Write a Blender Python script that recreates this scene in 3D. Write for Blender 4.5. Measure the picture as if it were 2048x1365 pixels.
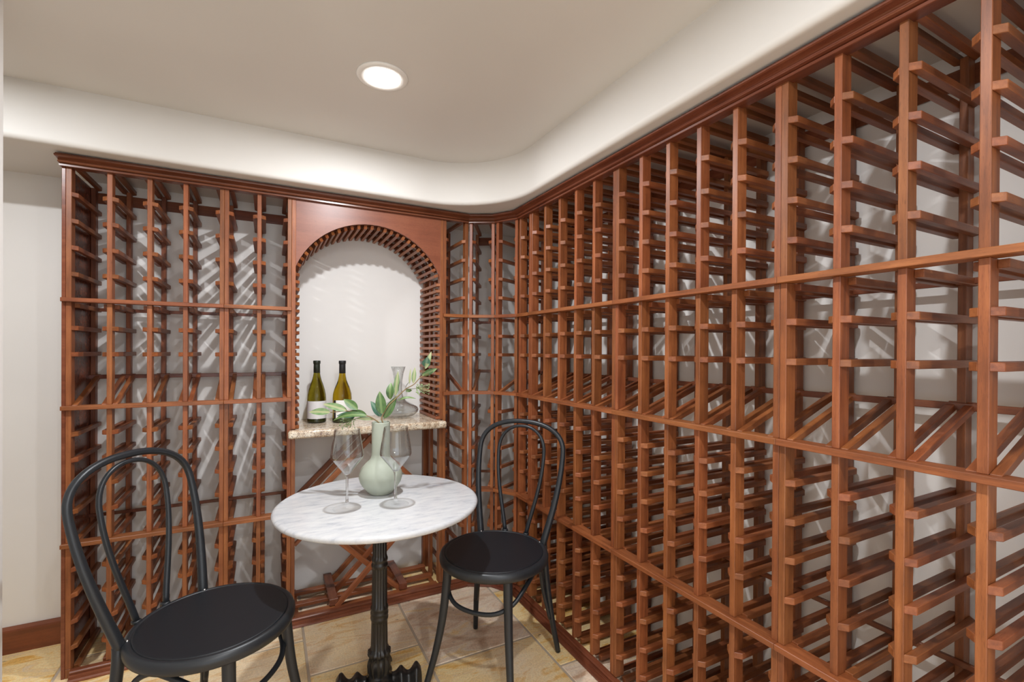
import bpy, bmesh, math, random
from mathutils import Vector, Matrix
random.seed(7)
S = bpy.context.scene
for o in list(bpy.data.objects):
    bpy.data.objects.remove(o)
C = S.collection

# ------------------------------------------------------------------ camera
CAMH = 1.2252
cd = bpy.data.cameras.new('camera')
cam = bpy.data.objects.new('camera', cd); C.objects.link(cam)
cd.sensor_width = 36.0; cd.sensor_fit = 'HORIZONTAL'
cd.lens = 937.43 / 2048 * 36
cd.shift_y = 22.1 / 2048
cd.clip_start = 0.05
R_ = Vector((0.8870806, -0.46157825, 0.00579064)); U_ = Vector((-0.00344306, 0.00592799, 0.9999765))
F_ = Vector((0.46160174, 0.88707969, -0.00366936))
cam.matrix_world = Matrix(((R_.x, U_.x, -F_.x, 0), (R_.y, U_.y, -F_.y, 0), (R_.z, U_.z, -F_.z, CAMH), (0, 0, 0, 1)))
S.camera = cam

# ------------------------------------------------------------------ world, lamps, exposure
w = bpy.data.worlds.new('world'); S.world = w; w.use_nodes = True
w.node_tree.nodes['Background'].inputs[0].default_value = (0.86, 0.93, 1.0, 1)
w.node_tree.nodes['Background'].inputs[1].default_value = 2.1
S.view_settings.view_transform = 'Standard'
S.view_settings.look = 'None'
S.view_settings.exposure = 0.24
S.view_settings.gamma = 1.0
S.view_settings.use_curve_mapping = False
UPZ = 2.135
LAMPS = [(0.335, 1.59, 13.5), (0.335, 0.42, 9.5), (0.335, -0.75, 13.0), (-0.95, 1.59, 11.0)]
def area(name, loc, size, power, col=(0.935, 0.965, 1.0)):
    l = bpy.data.lights.new(name, 'AREA'); l.shape = 'DISK'; l.size = size; l.energy = power; l.color = col
    o = bpy.data.objects.new(name, l); o.location = loc; C.objects.link(o); o['kind'] = 'helper'
    return o
for i, (x, y, pw) in enumerate(LAMPS):
    area('downlight_lamp', (x, y, UPZ - 0.012), 0.055, pw)

# ------------------------------------------------------------------ materials
def nmat(name):
    m = bpy.data.materials.new(name); m.use_nodes = True
    nt = m.node_tree; b = nt.nodes['Principled BSDF']
    return m, nt, b
def N(nt, t, **kw):
    n = nt.nodes.new(t)
    for k, v in kw.items(): setattr(n, k, v)
    return n
def link(nt, a, b): nt.links.new(a, b)
def ramp(nt, stops):
    r = N(nt, 'ShaderNodeValToRGB'); e = r.color_ramp.elements
    while len(e) < len(stops): e.new(0.5)
    for i, (p, c) in enumerate(stops): e[i].position = p; e[i].color = (*c, 1)
    return r
def srgb(r, g, b):
    f = lambda c: (c / 12.92 if c <= 0.04045 else ((c + 0.055) / 1.055) ** 2.4)
    return (f(r / 255), f(g / 255), f(b / 255))

def wood(name, dark, mid, light, rough=0.42, gs=1.0, spec=0.5, redshift=0.0):
    m, nt, b = nmat(name)
    tc = N(nt, 'ShaderNodeTexCoord'); oi = N(nt, 'ShaderNodeObjectInfo')
    mp = N(nt, 'ShaderNodeMapping'); mp.inputs['Scale'].default_value = (5 * gs, 90 * gs, 90 * gs)
    ml = N(nt, 'ShaderNodeVectorMath', operation='SCALE'); ml.inputs['Scale'].default_value = 37.0
    cb = N(nt, 'ShaderNodeCombineXYZ')
    for i in range(3): link(nt, oi.outputs['Random'], cb.inputs[i])
    link(nt, cb.outputs[0], ml.inputs[0])
    ad = N(nt, 'ShaderNodeVectorMath', operation='ADD')
    link(nt, tc.outputs['Object'], ad.inputs[0]); link(nt, ml.outputs[0], ad.inputs[1]); link(nt, ad.outputs[0], mp.inputs[0])
    n1 = N(nt, 'ShaderNodeTexNoise'); n1.inputs['Scale'].default_value = 1.0; n1.inputs['Detail'].default_value = 5; n1.inputs['Roughness'].default_value = 0.6
    link(nt, mp.outputs[0], n1.inputs['Vector'])
    n2 = N(nt, 'ShaderNodeTexNoise'); n2.inputs['Scale'].default_value = 9.0; n2.inputs['Detail'].default_value = 2
    link(nt, ad.outputs[0], n2.inputs['Vector'])
    mx = N(nt, 'ShaderNodeMath', operation='MULTIPLY_ADD'); mx.inputs[1].default_value = 0.65
    m2 = N(nt, 'ShaderNodeMath', operation='MULTIPLY'); m2.inputs[1].default_value = 0.35
    link(nt, n2.outputs[0], m2.inputs[0]); link(nt, n1.outputs[0], mx.inputs[0]); link(nt, m2.outputs[0], mx.inputs[2])
    r = ramp(nt, [(0.24, dark), (0.5, mid), (0.76, light)]); link(nt, mx.outputs[0], r.inputs[0])
    hs = N(nt, 'ShaderNodeHueSaturation')
    mr = N(nt, 'ShaderNodeMapRange'); mr.inputs[3].default_value = 0.74; mr.inputs[4].default_value = 1.05
    link(nt, oi.outputs['Random'], mr.inputs[0]); link(nt, mr.outputs[0], hs.inputs['Value'])
    wn = N(nt, 'ShaderNodeTexWhiteNoise', noise_dimensions='1D'); link(nt, oi.outputs['Random'], wn.inputs['W'])
    mh = N(nt, 'ShaderNodeMapRange'); mh.inputs[3].default_value = 0.497 + redshift; mh.inputs[4].default_value = 0.506 + redshift
    link(nt, wn.outputs[0], mh.inputs[0]); link(nt, mh.outputs[0], hs.inputs['Hue'])
    mp3 = N(nt, 'ShaderNodeMapping'); mp3.inputs['Scale'].default_value = (70, 1100, 1100); link(nt, ad.outputs[0], mp3.inputs[0])
    n3 = N(nt, 'ShaderNodeTexNoise'); n3.inputs['Scale'].default_value = 1.0; n3.inputs['Detail'].default_value = 1; link(nt, mp3.outputs[0], n3.inputs['Vector'])
    r3 = ramp(nt, [(0.30, (0.72, 0.70, 0.70)), (0.40, (1, 1, 1))]); link(nt, n3.outputs[0], r3.inputs[0])
    mm = N(nt, 'ShaderNodeMix', data_type='RGBA', blend_type='MULTIPLY'); mm.inputs[0].default_value = 1.0
    link(nt, r.outputs[0], mm.inputs[6]); link(nt, r3.outputs[0], mm.inputs[7])
    link(nt, mm.outputs[2], hs.inputs['Color']); link(nt, hs.outputs[0], b.inputs['Base Color'])
    b.inputs['Roughness'].default_value = rough
    b.inputs['Specular IOR Level'].default_value = spec
    bp = N(nt, 'ShaderNodeBump'); bp.inputs['Strength'].default_value = 0.18; bp.inputs['Distance'].default_value = 0.0006
    link(nt, n1.outputs[0], bp.inputs['Height']); link(nt, bp.outputs[0], b.inputs['Normal'])
    return m
WOOD = wood('mahogany', srgb(92, 47, 27), srgb(146, 82, 46), srgb(180, 110, 66))
WOODR = wood('red mahogany', srgb(86, 44, 30), srgb(124, 67, 46), srgb(146, 86, 60), rough=0.27, gs=0.6)
WOODP = wood('veneer', srgb(118, 62, 42), srgb(138, 76, 52), srgb(152, 90, 62), rough=0.36, gs=0.35)
WOODB = wood('baseboard wood', srgb(96, 48, 30), srgb(122, 62, 38), srgb(142, 76, 48), rough=0.4, gs=0.5)

def plaster(name, col, bump=0.10):
    m, nt, b = nmat(name)
    tc = N(nt, 'ShaderNodeTexCoord')
    n = N(nt, 'ShaderNodeTexNoise'); n.inputs['Scale'].default_value = 7; n.inputs['Detail'].default_value = 4; n.inputs['Roughness'].default_value = 0.45
    link(nt, tc.outputs['Object'], n.inputs['Vector'])
    n2 = N(nt, 'ShaderNodeTexNoise'); n2.inputs['Scale'].default_value = 2.2; n2.inputs['Detail'].default_value = 2
    link(nt, tc.outputs['Object'], n2.inputs['Vector'])
    r = ramp(nt, [(0.35, tuple(c * 0.96 for c in col)), (0.65, col)]); link(nt, n2.outputs[0], r.inputs[0])
    link(nt, r.outputs[0], b.inputs['Base Color'])
    bp = N(nt, 'ShaderNodeBump'); bp.inputs['Strength'].default_value = bump; bp.inputs['Distance'].default_value = 0.004
    link(nt, n.outputs[0], bp.inputs['Height']); link(nt, bp.outputs[0], b.inputs['Normal'])
    b.inputs['Roughness'].default_value = 0.5
    b.inputs['Specular IOR Level'].default_value = 0.35
    return m
PLASTER = plaster('smooth plaster', srgb(234, 231, 227))
CEILM = plaster('ceiling plaster', srgb(222, 218, 212))

def simple(name, col, rough=0.5, metal=0.0, spec=0.5, coat=0.0):
    m, nt, b = nmat(name)
    b.inputs['Base Color'].default_value = (*col, 1); b.inputs['Roughness'].default_value = rough
    b.inputs['Metallic'].default_value = metal; b.inputs['Specular IOR Level'].default_value = spec
    b.inputs['Coat Weight'].default_value = coat
    return m
def black(name, col, rough, bump=0.0, scale=300):
    m, nt, b = nmat(name)
    tc = N(nt, 'ShaderNodeTexCoord')
    n = N(nt, 'ShaderNodeTexNoise'); n.inputs['Scale'].default_value = scale; n.inputs['Detail'].default_value = 3
    link(nt, tc.outputs['Object'], n.inputs['Vector'])
    b.inputs['Base Color'].default_value = (*col, 1); b.inputs['Roughness'].default_value = rough
    bp = N(nt, 'ShaderNodeBump'); bp.inputs['Strength'].default_value = bump; bp.inputs['Distance'].default_value = 0.0008
    link(nt, n.outputs[0], bp.inputs['Height']); link(nt, bp.outputs[0], b.inputs['Normal'])
    return m
BLACKM = black('black satin metal', srgb(33, 36, 40), 0.38, 0.04)
BLACKS = black('black seat vinyl', srgb(19, 23, 29), 0.45, 0.12, 180)
IRON = black('cast iron', srgb(34, 32, 31), 0.3, 0.35, 120)
CHROME = simple('bright screw', srgb(190, 190, 190), 0.25, 1.0)
DARKG = simple('dark slot', srgb(20, 16, 14), 0.8)
WHITEP = simple('white trim', srgb(240, 238, 234), 0.4)
EMIT, nt, b = nmat('lamp lens')
b.inputs['Emission Color'].default_value = (1, 0.98, 0.95, 1); b.inputs['Emission Strength'].default_value = 18.0
GROUT = plaster('grout', srgb(196, 180, 160), 0.3)

def glass(name, col=(1, 1, 1), ior=1.46, rough=0.0):
    m, nt, b = nmat(name)
    b.inputs['Base Color'].default_value = (*col, 1); b.inputs['Roughness'].default_value = rough
    b.inputs['Transmission Weight'].default_value = 1.0; b.inputs['IOR'].default_value = ior
    return m
GLASS = glass('clear glass')
def thinglass(name, clear, tint=(0.97, 0.98, 0.98), fac=0.5):
    m, nt, b = nmat(name)
    out = nt.nodes['Material Output']
    tr = N(nt, 'ShaderNodeBsdfTransparent'); tr.inputs[0].default_value = (*tint, 1)
    if clear:
        gl = N(nt, 'ShaderNodeBsdfGlossy'); gl.inputs['Roughness'].default_value = 0.02
        lw = N(nt, 'ShaderNodeLayerWeight'); lw.inputs[0].default_value = 0.5
        pw_ = N(nt, 'ShaderNodeMath', operation='POWER'); pw_.inputs[1].default_value = 1.9; link(nt, lw.outputs['Facing'], pw_.inputs[0])
        pm = N(nt, 'ShaderNodeMath', operation='MULTIPLY_ADD'); pm.inputs[1].default_value = 0.85; pm.inputs[2].default_value = 0.05; link(nt, pw_.outputs[0], pm.inputs[0])
        mx = N(nt, 'ShaderNodeMixShader'); link(nt, pm.outputs[0], mx.inputs[0]); link(nt, tr.outputs[0], mx.inputs[1]); link(nt, gl.outputs[0], mx.inputs[2])
    else:
        gl = N(nt, 'ShaderNodeBsdfGlass'); gl.inputs['IOR'].default_value = 1.45; gl.inputs['Roughness'].default_value = 0.0
        mx = N(nt, 'ShaderNodeMixShader'); mx.inputs[0].default_value = fac; link(nt, tr.outputs[0], mx.inputs[1]); link(nt, gl.outputs[0], mx.inputs[2])
    link(nt, mx.outputs[0], out.inputs[0])
    return m
THIN = thinglass('thin blown glass', True)
SOLID = thinglass('solid clear glass', False, (1, 1, 1), 0.5)
FOOTG = thinglass('glass foot', False, (1, 1, 1), 0.14)
BGLASS1 = glass('olive bottle glass', srgb(140, 128, 34), 1.4, 0.02)
BGLASS2 = glass('amber bottle glass', srgb(176, 146, 30), 1.4, 0.02)
BASEG = simple('dark bottle base', srgb(46, 48, 24), 0.12)
CAPG = simple('dark green capsule', srgb(42, 48, 38), 0.35)
CAPB = simple('black capsule', srgb(34, 34, 36), 0.45)

def paper():
    m, nt, b = nmat('cream label paper')
    tc = N(nt, 'ShaderNodeTexCoord'); sp = N(nt, 'ShaderNodeSeparateXYZ'); link(nt, tc.outputs['Object'], sp.inputs[0])
    r = ramp(nt, [(0.0, srgb(226, 224, 224)), (0.118, srgb(226, 224, 224)), (0.12, srgb(170, 175, 196)), (0.124, srgb(226, 224, 224)), (0.130, srgb(190, 190, 205)), (0.134, srgb(226, 224, 224))])
    r.color_ramp.interpolation = 'CONSTANT'
    link(nt, sp.outputs[2], r.inputs[0]); link(nt, r.outputs[0], b.inputs['Base Color']); b.inputs['Roughness'].default_value = 0.6
    return m
PAPER1 = paper()
PAPER2 = simple('white label paper', srgb(232, 230, 226), 0.6)
PAPERK = simple('black label strip', srgb(30, 26, 26), 0.5)
SAGE = black('sage ceramic', srgb(172, 178, 162), 0.55, 0.03, 60)

def granite():
    m, nt, b = nmat('speckled granite')
    tc = N(nt, 'ShaderNodeTexCoord')
    v = N(nt, 'ShaderNodeTexVoronoi'); v.inputs['Scale'].default_value = 330; link(nt, tc.outputs['Object'], v.inputs['Vector'])
    n = N(nt, 'ShaderNodeTexNoise'); n.inputs['Scale'].default_value = 44; n.inputs['Detail'].default_value = 6; n.inputs['Roughness'].default_value = 0.7
    link(nt, tc.outputs['Object'], n.inputs['Vector'])
    r1 = ramp(nt, [(0.33, srgb(150, 120, 96)), (0.45, srgb(206, 184, 156)), (0.6, srgb(226, 214, 194)), (0.75, srgb(214, 196, 168))]); link(nt, n.outputs[0], r1.inputs[0])
    sp = N(nt, 'ShaderNodeSeparateColor'); link(nt, v.outputs['Color'], sp.inputs[0])
    r2 = ramp(nt, [(0.0, (0.85, 0.85, 0.85)), (0.11, (0.6, 0.6, 0.6)), (0.16, (0, 0, 0))]); r2.color_ramp.interpolation = 'CONSTANT'; link(nt, sp.outputs[0], r2.inputs[0])
    r3 = ramp(nt, [(0.0, srgb(60, 48, 44)), (0.5, srgb(120, 84, 62)), (1.0, srgb(120, 115, 110))]); link(nt, sp.outputs[1], r3.inputs[0])
    mx = N(nt, 'ShaderNodeMix', data_type='RGBA'); link(nt, r2.outputs[0], mx.inputs[0]); link(nt, r1.outputs[0], mx.inputs[6]); link(nt, r3.outputs[0], mx.inputs[7])
    link(nt, mx.outputs[2], b.inputs['Base Color']); b.inputs['Roughness'].default_value = 0.12
    return m
GRANITE = granite()

def marble():
    m, nt, b = nmat('white marble')
    tc = N(nt, 'ShaderNodeTexCoord'); mp = N(nt, 'ShaderNodeMapping'); mp.inputs['Scale'].default_value = (5.0, 17.0, 6.0); mp.inputs['Rotation'].default_value = (0, 0, math.radians(-22))
    link(nt, tc.outputs['Object'], mp.inputs[0])
    n = N(nt, 'ShaderNodeTexNoise'); n.inputs['Scale'].default_value = 2.2; n.inputs['Detail'].default_value = 8; n.inputs['Roughness'].default_value = 0.72; n.inputs['Distortion'].default_value = 0.15
    link(nt, mp.outputs[0], n.inputs['Vector'])
    r = ramp(nt, [(0.24, srgb(120, 122, 132)), (0.36, srgb(184, 186, 192)), (0.45, srgb(202, 203, 206)), (0.60, srgb(214, 214, 214))]); link(nt, n.outputs[0], r.inputs[0])
    link(nt, r.outputs[0], b.inputs['Base Color']); b.inputs['Roughness'].default_value = 0.22
    return m
MARBLE = marble()

def travertine():
    m, nt, b = nmat('honed travertine')
    tc = N(nt, 'ShaderNodeTexCoord'); oi = N(nt, 'ShaderNodeObjectInfo')
    cb = N(nt, 'ShaderNodeCombineXYZ'); ml = N(nt, 'ShaderNodeMath', operation='MULTIPLY'); ml.inputs[1].default_value = 61.0
    link(nt, oi.outputs['Random'], ml.inputs[0]); link(nt, ml.outputs[0], cb.inputs[2]); link(nt, ml.outputs[0], cb.inputs[0])
    ad = N(nt, 'ShaderNodeVectorMath', operation='ADD'); link(nt, tc.outputs['Object'], ad.inputs[0]); link(nt, cb.outputs[0], ad.inputs[1])
    mp = N(nt, 'ShaderNodeMapping'); mp.inputs['Scale'].default_value = (2.6, 8.0, 1.0); mp.inputs['Rotation'].default_value = (0, 0, 0.25); link(nt, ad.outputs[0], mp.inputs[0])
    n = N(nt, 'ShaderNodeTexNoise'); n.inputs['Scale'].default_value = 1.3; n.inputs['Detail'].default_value = 7; n.inputs['Roughness'].default_value = 0.66; n.inputs['Distortion'].default_value = 1.8
    link(nt, mp.outputs[0], n.inputs['Vector'])
    rA = ramp(nt, [(0.32, srgb(222, 160, 72)), (0.42, srgb(240, 194, 112)), (0.50, srgb(248, 224, 172)), (0.58, srgb(242, 206, 142)), (0.68, srgb(234, 212, 180))])
    rB = ramp(nt, [(0.32, srgb(206, 168, 136)), (0.45, srgb(228, 200, 172)), (0.55, srgb(240, 222, 200)), (0.68, srgb(240, 206, 148))])
    link(nt, n.outputs[0], rA.inputs[0]); link(nt, n.outputs[0], rB.inputs[0])
    n3 = N(nt, 'ShaderNodeTexNoise'); n3.inputs['Scale'].default_value = 2.5; link(nt, ad.outputs[0], n3.inputs['Vector'])
    sel = N(nt, 'ShaderNodeMath', operation='MULTIPLY_ADD'); sel.inputs[1].default_value = 2.2; sel.inputs[2].default_value = -1.95
    sm = N(nt, 'ShaderNodeMath', operation='ADD'); link(nt, oi.outputs['Random'], sm.inputs[0]); link(nt, n3.outputs[0], sm.inputs[1]); link(nt, sm.outputs[0], sel.inputs[0])
    sel.use_clamp = True
    mx = N(nt, 'ShaderNodeMix', data_type='RGBA'); link(nt, sel.outputs[0], mx.inputs[0]); link(nt, rA.outputs[0], mx.inputs[6]); link(nt, rB.outputs[0], mx.inputs[7])
    # pits
    mp2 = N(nt, 'ShaderNodeMapping'); mp2.inputs['Scale'].default_value = (26, 70, 1); link(nt, ad.outputs[0], mp2.inputs[0])
    n2 = N(nt, 'ShaderNodeTexNoise'); n2.inputs['Scale'].default_value = 1.0; n2.inputs['Detail'].default_value = 3; link(nt, mp2.outputs[0], n2.inputs['Vector'])
    r2 = ramp(nt, [(0.22, (1, 1, 1)), (0.30, (0, 0, 0))]); link(nt, n2.outputs[0], r2.inputs[0])
    mx2 = N(nt, 'ShaderNodeMix', data_type='RGBA'); link(nt, r2.outputs[0], mx2.inputs[0]); link(nt, mx.outputs[2], mx2.inputs[6]); mx2.inputs[7].default_value = (*srgb(132, 108, 84), 1)
    n4 = N(nt, 'ShaderNodeTexNoise'); n4.inputs['Scale'].default_value = 160; n4.inputs['Detail'].default_value = 2; link(nt, ad.outputs[0], n4.inputs['Vector'])
    hv = N(nt, 'ShaderNodeHueSaturation'); mr = N(nt, 'ShaderNodeMapRange'); mr.inputs[1].default_value = 0.3; mr.inputs[2].default_value = 0.7; mr.inputs[3].default_value = 0.88; mr.inputs[4].default_value = 1.1
    link(nt, n4.outputs[0], mr.inputs[0]); link(nt, mr.outputs[0], hv.inputs['Value']); link(nt, mx2.outputs[2], hv.inputs['Color'])
    link(nt, hv.outputs[0], b.inputs['Base Color']); b.inputs['Roughness'].default_value = 0.42
    bp = N(nt, 'ShaderNodeBump'); bp.inputs['Strength'].default_value = 0.25; bp.inputs['Distance'].default_value = 0.002; bp.invert = True
    link(nt, r2.outputs[0], bp.inputs['Height']); link(nt, bp.outputs[0], b.inputs['Normal'])
    return m
TRAV = travertine()

def leafmat(name, c1, c2, rib):
    m, nt, b = nmat(name)
    tc = N(nt, 'ShaderNodeTexCoord'); sp = N(nt, 'ShaderNodeSeparateXYZ'); link(nt, tc.outputs['Object'], sp.inputs[0])
    ab = N(nt, 'ShaderNodeMath', operation='ABSOLUTE'); link(nt, sp.outputs[1], ab.inputs[0])
    r = ramp(nt, [(0.0, (1, 1, 1)), (0.0005, (0, 0, 0))]); r.color_ramp.interpolation = 'CONSTANT'; link(nt, ab.outputs[0], r.inputs[0])
    n = N(nt, 'ShaderNodeTexNoise'); n.inputs['Scale'].default_value = 60; link(nt, tc.outputs['Object'], n.inputs['Vector'])
    r2 = ramp(nt, [(0.35, c1), (0.65, c2)]); link(nt, n.outputs[0], r2.inputs[0])
    mx = N(nt, 'ShaderNodeMix', data_type='RGBA'); link(nt, r.outputs[0], mx.inputs[0]); link(nt, r2.outputs[0], mx.inputs[6]); mx.inputs[7].default_value = (*rib, 1)
    link(nt, mx.outputs[2], b.inputs['Base Color']); b.inputs['Roughness'].default_value = 0.5
    return m
LEAFS = [leafmat('green leaf', srgb(58, 90, 46), srgb(80, 112, 58), srgb(108, 132, 78)),
         leafmat('teal leaf', srgb(58, 100, 82), srgb(82, 124, 104), srgb(112, 144, 122)),
         leafmat('pale leaf', srgb(96, 128, 80), srgb(124, 148, 100), srgb(156, 160, 118)),
         leafmat('dark leaf', srgb(54, 66, 50), srgb(80, 92, 70), srgb(90, 100, 80))]
STEM = simple('brown stem', srgb(138, 116, 78), 0.6)
STEMD = simple('green stem', srgb(96, 104, 72), 0.6)
BERRY = simple('green buds', srgb(150, 172, 118), 0.5)

# ------------------------------------------------------------------ helpers
def mesh(name, verts, faces, mat, smooth=False):
    me = bpy.data.meshes.new(name); me.from_pydata([tuple(v) for v in verts], [], faces); me.update()
    if mat: me.materials.append(mat)
    if smooth:
        for p in me.polygons: p.use_smooth = True
    return me
def frm(origin, xd, zd=(0, 0, 1)):
    x = Vector(xd).normalized(); z = Vector(zd); y = z.cross(x).normalized(); z = x.cross(y)
    o = Vector(origin)
    return Matrix(((x.x, y.x, z.x, o.x), (x.y, y.y, z.y, o.y), (x.z, y.z, z.z, o.z), (0, 0, 0, 1)))
def put(name, me, M=None, parent=None):
    o = bpy.data.objects.new(name, me); C.objects.link(o)
    M = M or Matrix()
    if parent is not None:
        o.parent = parent
        o.matrix_basis = WM[parent.name].inverted() @ M
    else:
        o.matrix_basis = M
    WM[o.name] = M.copy()
    return o
WM = {}
def tag(o, label=None, cat=None, group=None, kind=None):
    if label: o['label'] = label
    if cat: o['category'] = cat
    if group: o['group'] = group
    if kind: o['kind'] = kind
    return o
def root(name, loc, label, cat, group=None, M=None):
    return tag(put(name, None, M or Matrix.Translation(Vector(loc))), label, cat, group)
def bevelled(name, verts, faces, mat, off, seg=1, smooth=False):
    bm = bmesh.new(); vs = [bm.verts.new(v) for v in verts]
    for f in faces: bm.faces.new([vs[i] for i in f])
    bmesh.ops.recalc_face_normals(bm, faces=bm.faces)
    if off > 0: bmesh.ops.bevel(bm, geom=bm.edges[:], offset=off, segments=seg, affect='EDGES', profile=0.5)
    me = bpy.data.meshes.new(name); bm.to_mesh(me); bm.free(); me.materials.append(mat)
    if smooth:
        for p in me.polygons: p.use_smooth = True
    return me
BOXF = [(0, 3, 2, 1), (4, 5, 6, 7), (0, 1, 5, 4), (1, 2, 6, 5), (2, 3, 7, 6), (3, 0, 4, 7)]
CACHE = {}
def stickmesh(L, wd, h, mat, bev=0.0011, cut0=0.0, cut1=0.0):
    """lumber along local X; width in Y, height in Z; cut0/cut1 slope the ends (positive = the +Y side is shorter)"""
    k = (round(L, 4), round(wd, 4), round(h, 4), mat.name, bev, cut0, cut1)
    if k not in CACHE:
        a, c = wd / 2, h / 2
        x0a, x0b = (0, cut0) if cut0 >= 0 else (-cut0, 0)
        x1a, x1b = (L, L - cut1) if cut1 >= 0 else (L + cut1, L)
        v = [(x0a, -a, -c), (x1a, -a, -c), (x1b, a, -c), (x0b, a, -c), (x0a, -a, c), (x1a, -a, c), (x1b, a, c), (x0b, a, c)]
        CACHE[k] = bevelled('stick', v, BOXF, mat, bev)
    return CACHE[k]
def stick(name, p0, p1, wd, h, mat, parent=None, zd=(0, 0, 1), bev=0.0011, cut0=0.0, cut1=0.0):
    p0 = Vector(p0); p1 = Vector(p1)
    return put(name, stickmesh((p1 - p0).length, wd, h, mat, bev, cut0, cut1), frm(p0, p1 - p0, zd), parent)
def boxmesh(x0, x1, y0, y1, z0, z1, mat, bev=0.0):
    v = [(x0, y0, z0), (x1, y0, z0), (x1, y1, z0), (x0, y1, z0), (x0, y0, z1), (x1, y0, z1), (x1, y1, z1), (x0, y1, z1)]
    return bevelled('box', v, BOXF, mat, bev)
def lathe(prof, mat, n=48, name='lathe', flute=None, smooth=True):
    vs = []; fs = []; m = len(prof)
    for i, (r, z) in enumerate(prof):
        for k in range(n):
            a = 2 * math.pi * k / n
            rr = r * (flute(i, a) if flute else 1)
            vs.append((rr * math.cos(a), rr * math.sin(a), z))
    for i in range(m - 1):
        for k in range(n):
            fs.append((i * n + k, i * n + (k + 1) % n, (i + 1) * n + (k + 1) % n, (i + 1) * n + k))
    if prof[0][0] > 1e-5: fs.append(tuple(reversed(range(n))))
    if prof[-1][0] > 1e-5: fs.append(tuple((m - 1) * n + k for k in range(n)))
    bm = bmesh.new(); bv = [bm.verts.new(v) for v in vs]
    for f in fs:
        try: bm.faces.new([bv[i] for i in f])
        except ValueError: pass
    bmesh.ops.remove_doubles(bm, verts=bm.verts, dist=1e-6)
    bmesh.ops.recalc_face_normals(bm, faces=bm.faces)
    me = bpy.data.meshes.new(name); bm.to_mesh(me); bm.free(); me.materials.append(mat)
    if smooth:
        for p in me.polygons: p.use_smooth = True
    return me
def catmull(pts, sub=8, closed=False):
    P = [Vector(p) for p in pts]; out = []
    n = len(P)
    for i in range(n if closed else n - 1):
        if closed: a, b_, c, d = P[i - 1], P[i], P[(i + 1) % n], P[(i + 2) % n]
        else: a, b_, c, d = P[max(i - 1, 0)], P[i], P[i + 1], P[min(i + 2, n - 1)]
        for s in range(sub):
            t = s / sub
            out.append(0.5 * ((2 * b_) + (c - a) * t + (2 * a - 5 * b_ + 4 * c - d) * t * t + (3 * b_ - a - 3 * c + d) * t ** 3))
    if not closed: out.append(P[-1])
    return out
def tube(pts, rad, mat, closed=False, n=14, name='tube', caps=True):
    P = [Vector(p) for p in pts]; m = len(P)
    R = rad if hasattr(rad, '__len__') else [rad] * m
    if len(R) != m:
        R = [R[0] + 0 for _ in range(m)] if len(R) == 1 else [
            R[int(min(len(R) - 1, math.floor(t)))] + (R[min(len(R) - 1, int(t) + 1)] - R[int(min(len(R) - 1, math.floor(t)))]) * (t - math.floor(t))
            for t in [k * (len(R) - 1) / (m - 1) for k in range(m)]]
    vs = []; fs = []; nrm = None
    for i in range(m):
        if closed: t = (P[(i + 1) % m] - P[i - 1]).normalized()
        else: t = (P[min(i + 1, m - 1)] - P[max(i - 1, 0)]).normalized()
        if nrm is None:
            nrm = t.orthogonal().normalized()
        else:
            nrm = (nrm - t * nrm.dot(t)).normalized()
        bn = t.cross(nrm)
        for k in range(n):
            a = 2 * math.pi * k / n
            vs.append(P[i] + (nrm * math.cos(a) + bn * math.sin(a)) * R[i])
    for i in range(m if closed else m - 1):
        j = (i + 1) % m
        for k in range(n):
            fs.append((i * n + k, i * n + (k + 1) % n, j * n + (k + 1) % n, j * n + k))
    if caps and not closed:
        fs.append(tuple(reversed(range(n)))); fs.append(tuple((m - 1) * n + k for k in range(n)))
    me = mesh(name, vs, fs, mat, True)
    return me
def offset_path(path, d):
    """offset a 2D polyline to its right-hand side by d with mitres"""
    out = []; n = len(path)
    for i in range(n):
        p = Vector(path[i])
        dirs = []
        if i > 0: dirs.append((Vector(path[i]) - Vector(path[i - 1])).normalized())
        if i < n - 1: dirs.append((Vector(path[i + 1]) - Vector(path[i])).normalized())
        ns = [Vector((t.y, -t.x)) for t in dirs]
        if len(ns) == 1: out.append(p + ns[0] * d)
        else:
            b_ = (ns[0] + ns[1]); b_ = b_ / (b_.length ** 2) * 2
            out.append(p + b_ * d)
    return out
def sweep(name, prof, path, mat, parent, skew=0.0):
    """profile (offset, z) swept along path; each straight length is its own object with mitred ends"""
    offs = [offset_path(path, o) for o, z in prof]
    for k, (o, z) in enumerate(prof):
        offs[k][0] = offs[k][0] - (Vector(path[1]) - Vector(path[0])).normalized() * max(o, 0) * skew
    res = []
    for i in range(len(path) - 1):
        a = Vector(path[i]); c = Vector(path[i + 1])
        M = frm((a.x, a.y, prof[0][1]), (c.x - a.x, c.y - a.y, 0)); Mi = M.inverted()
        n = len(prof)
        vs = [Mi @ Vector((offs[k][i].x, offs[k][i].y, prof[k][1])) for k in range(n)] + [Mi @ Vector((offs[k][i + 1].x, offs[k][i + 1].y, prof[k][1])) for k in range(n)]
        fs = [(k, (k + 1) % n, n + (k + 1) % n, n + k) for k in range(n)] + [tuple(reversed(range(n))), tuple(range(n, 2 * n))]
        me = bevelled(name, vs, fs, mat, 0)
        res.append(put(name, me, M, parent))
    return res

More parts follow.
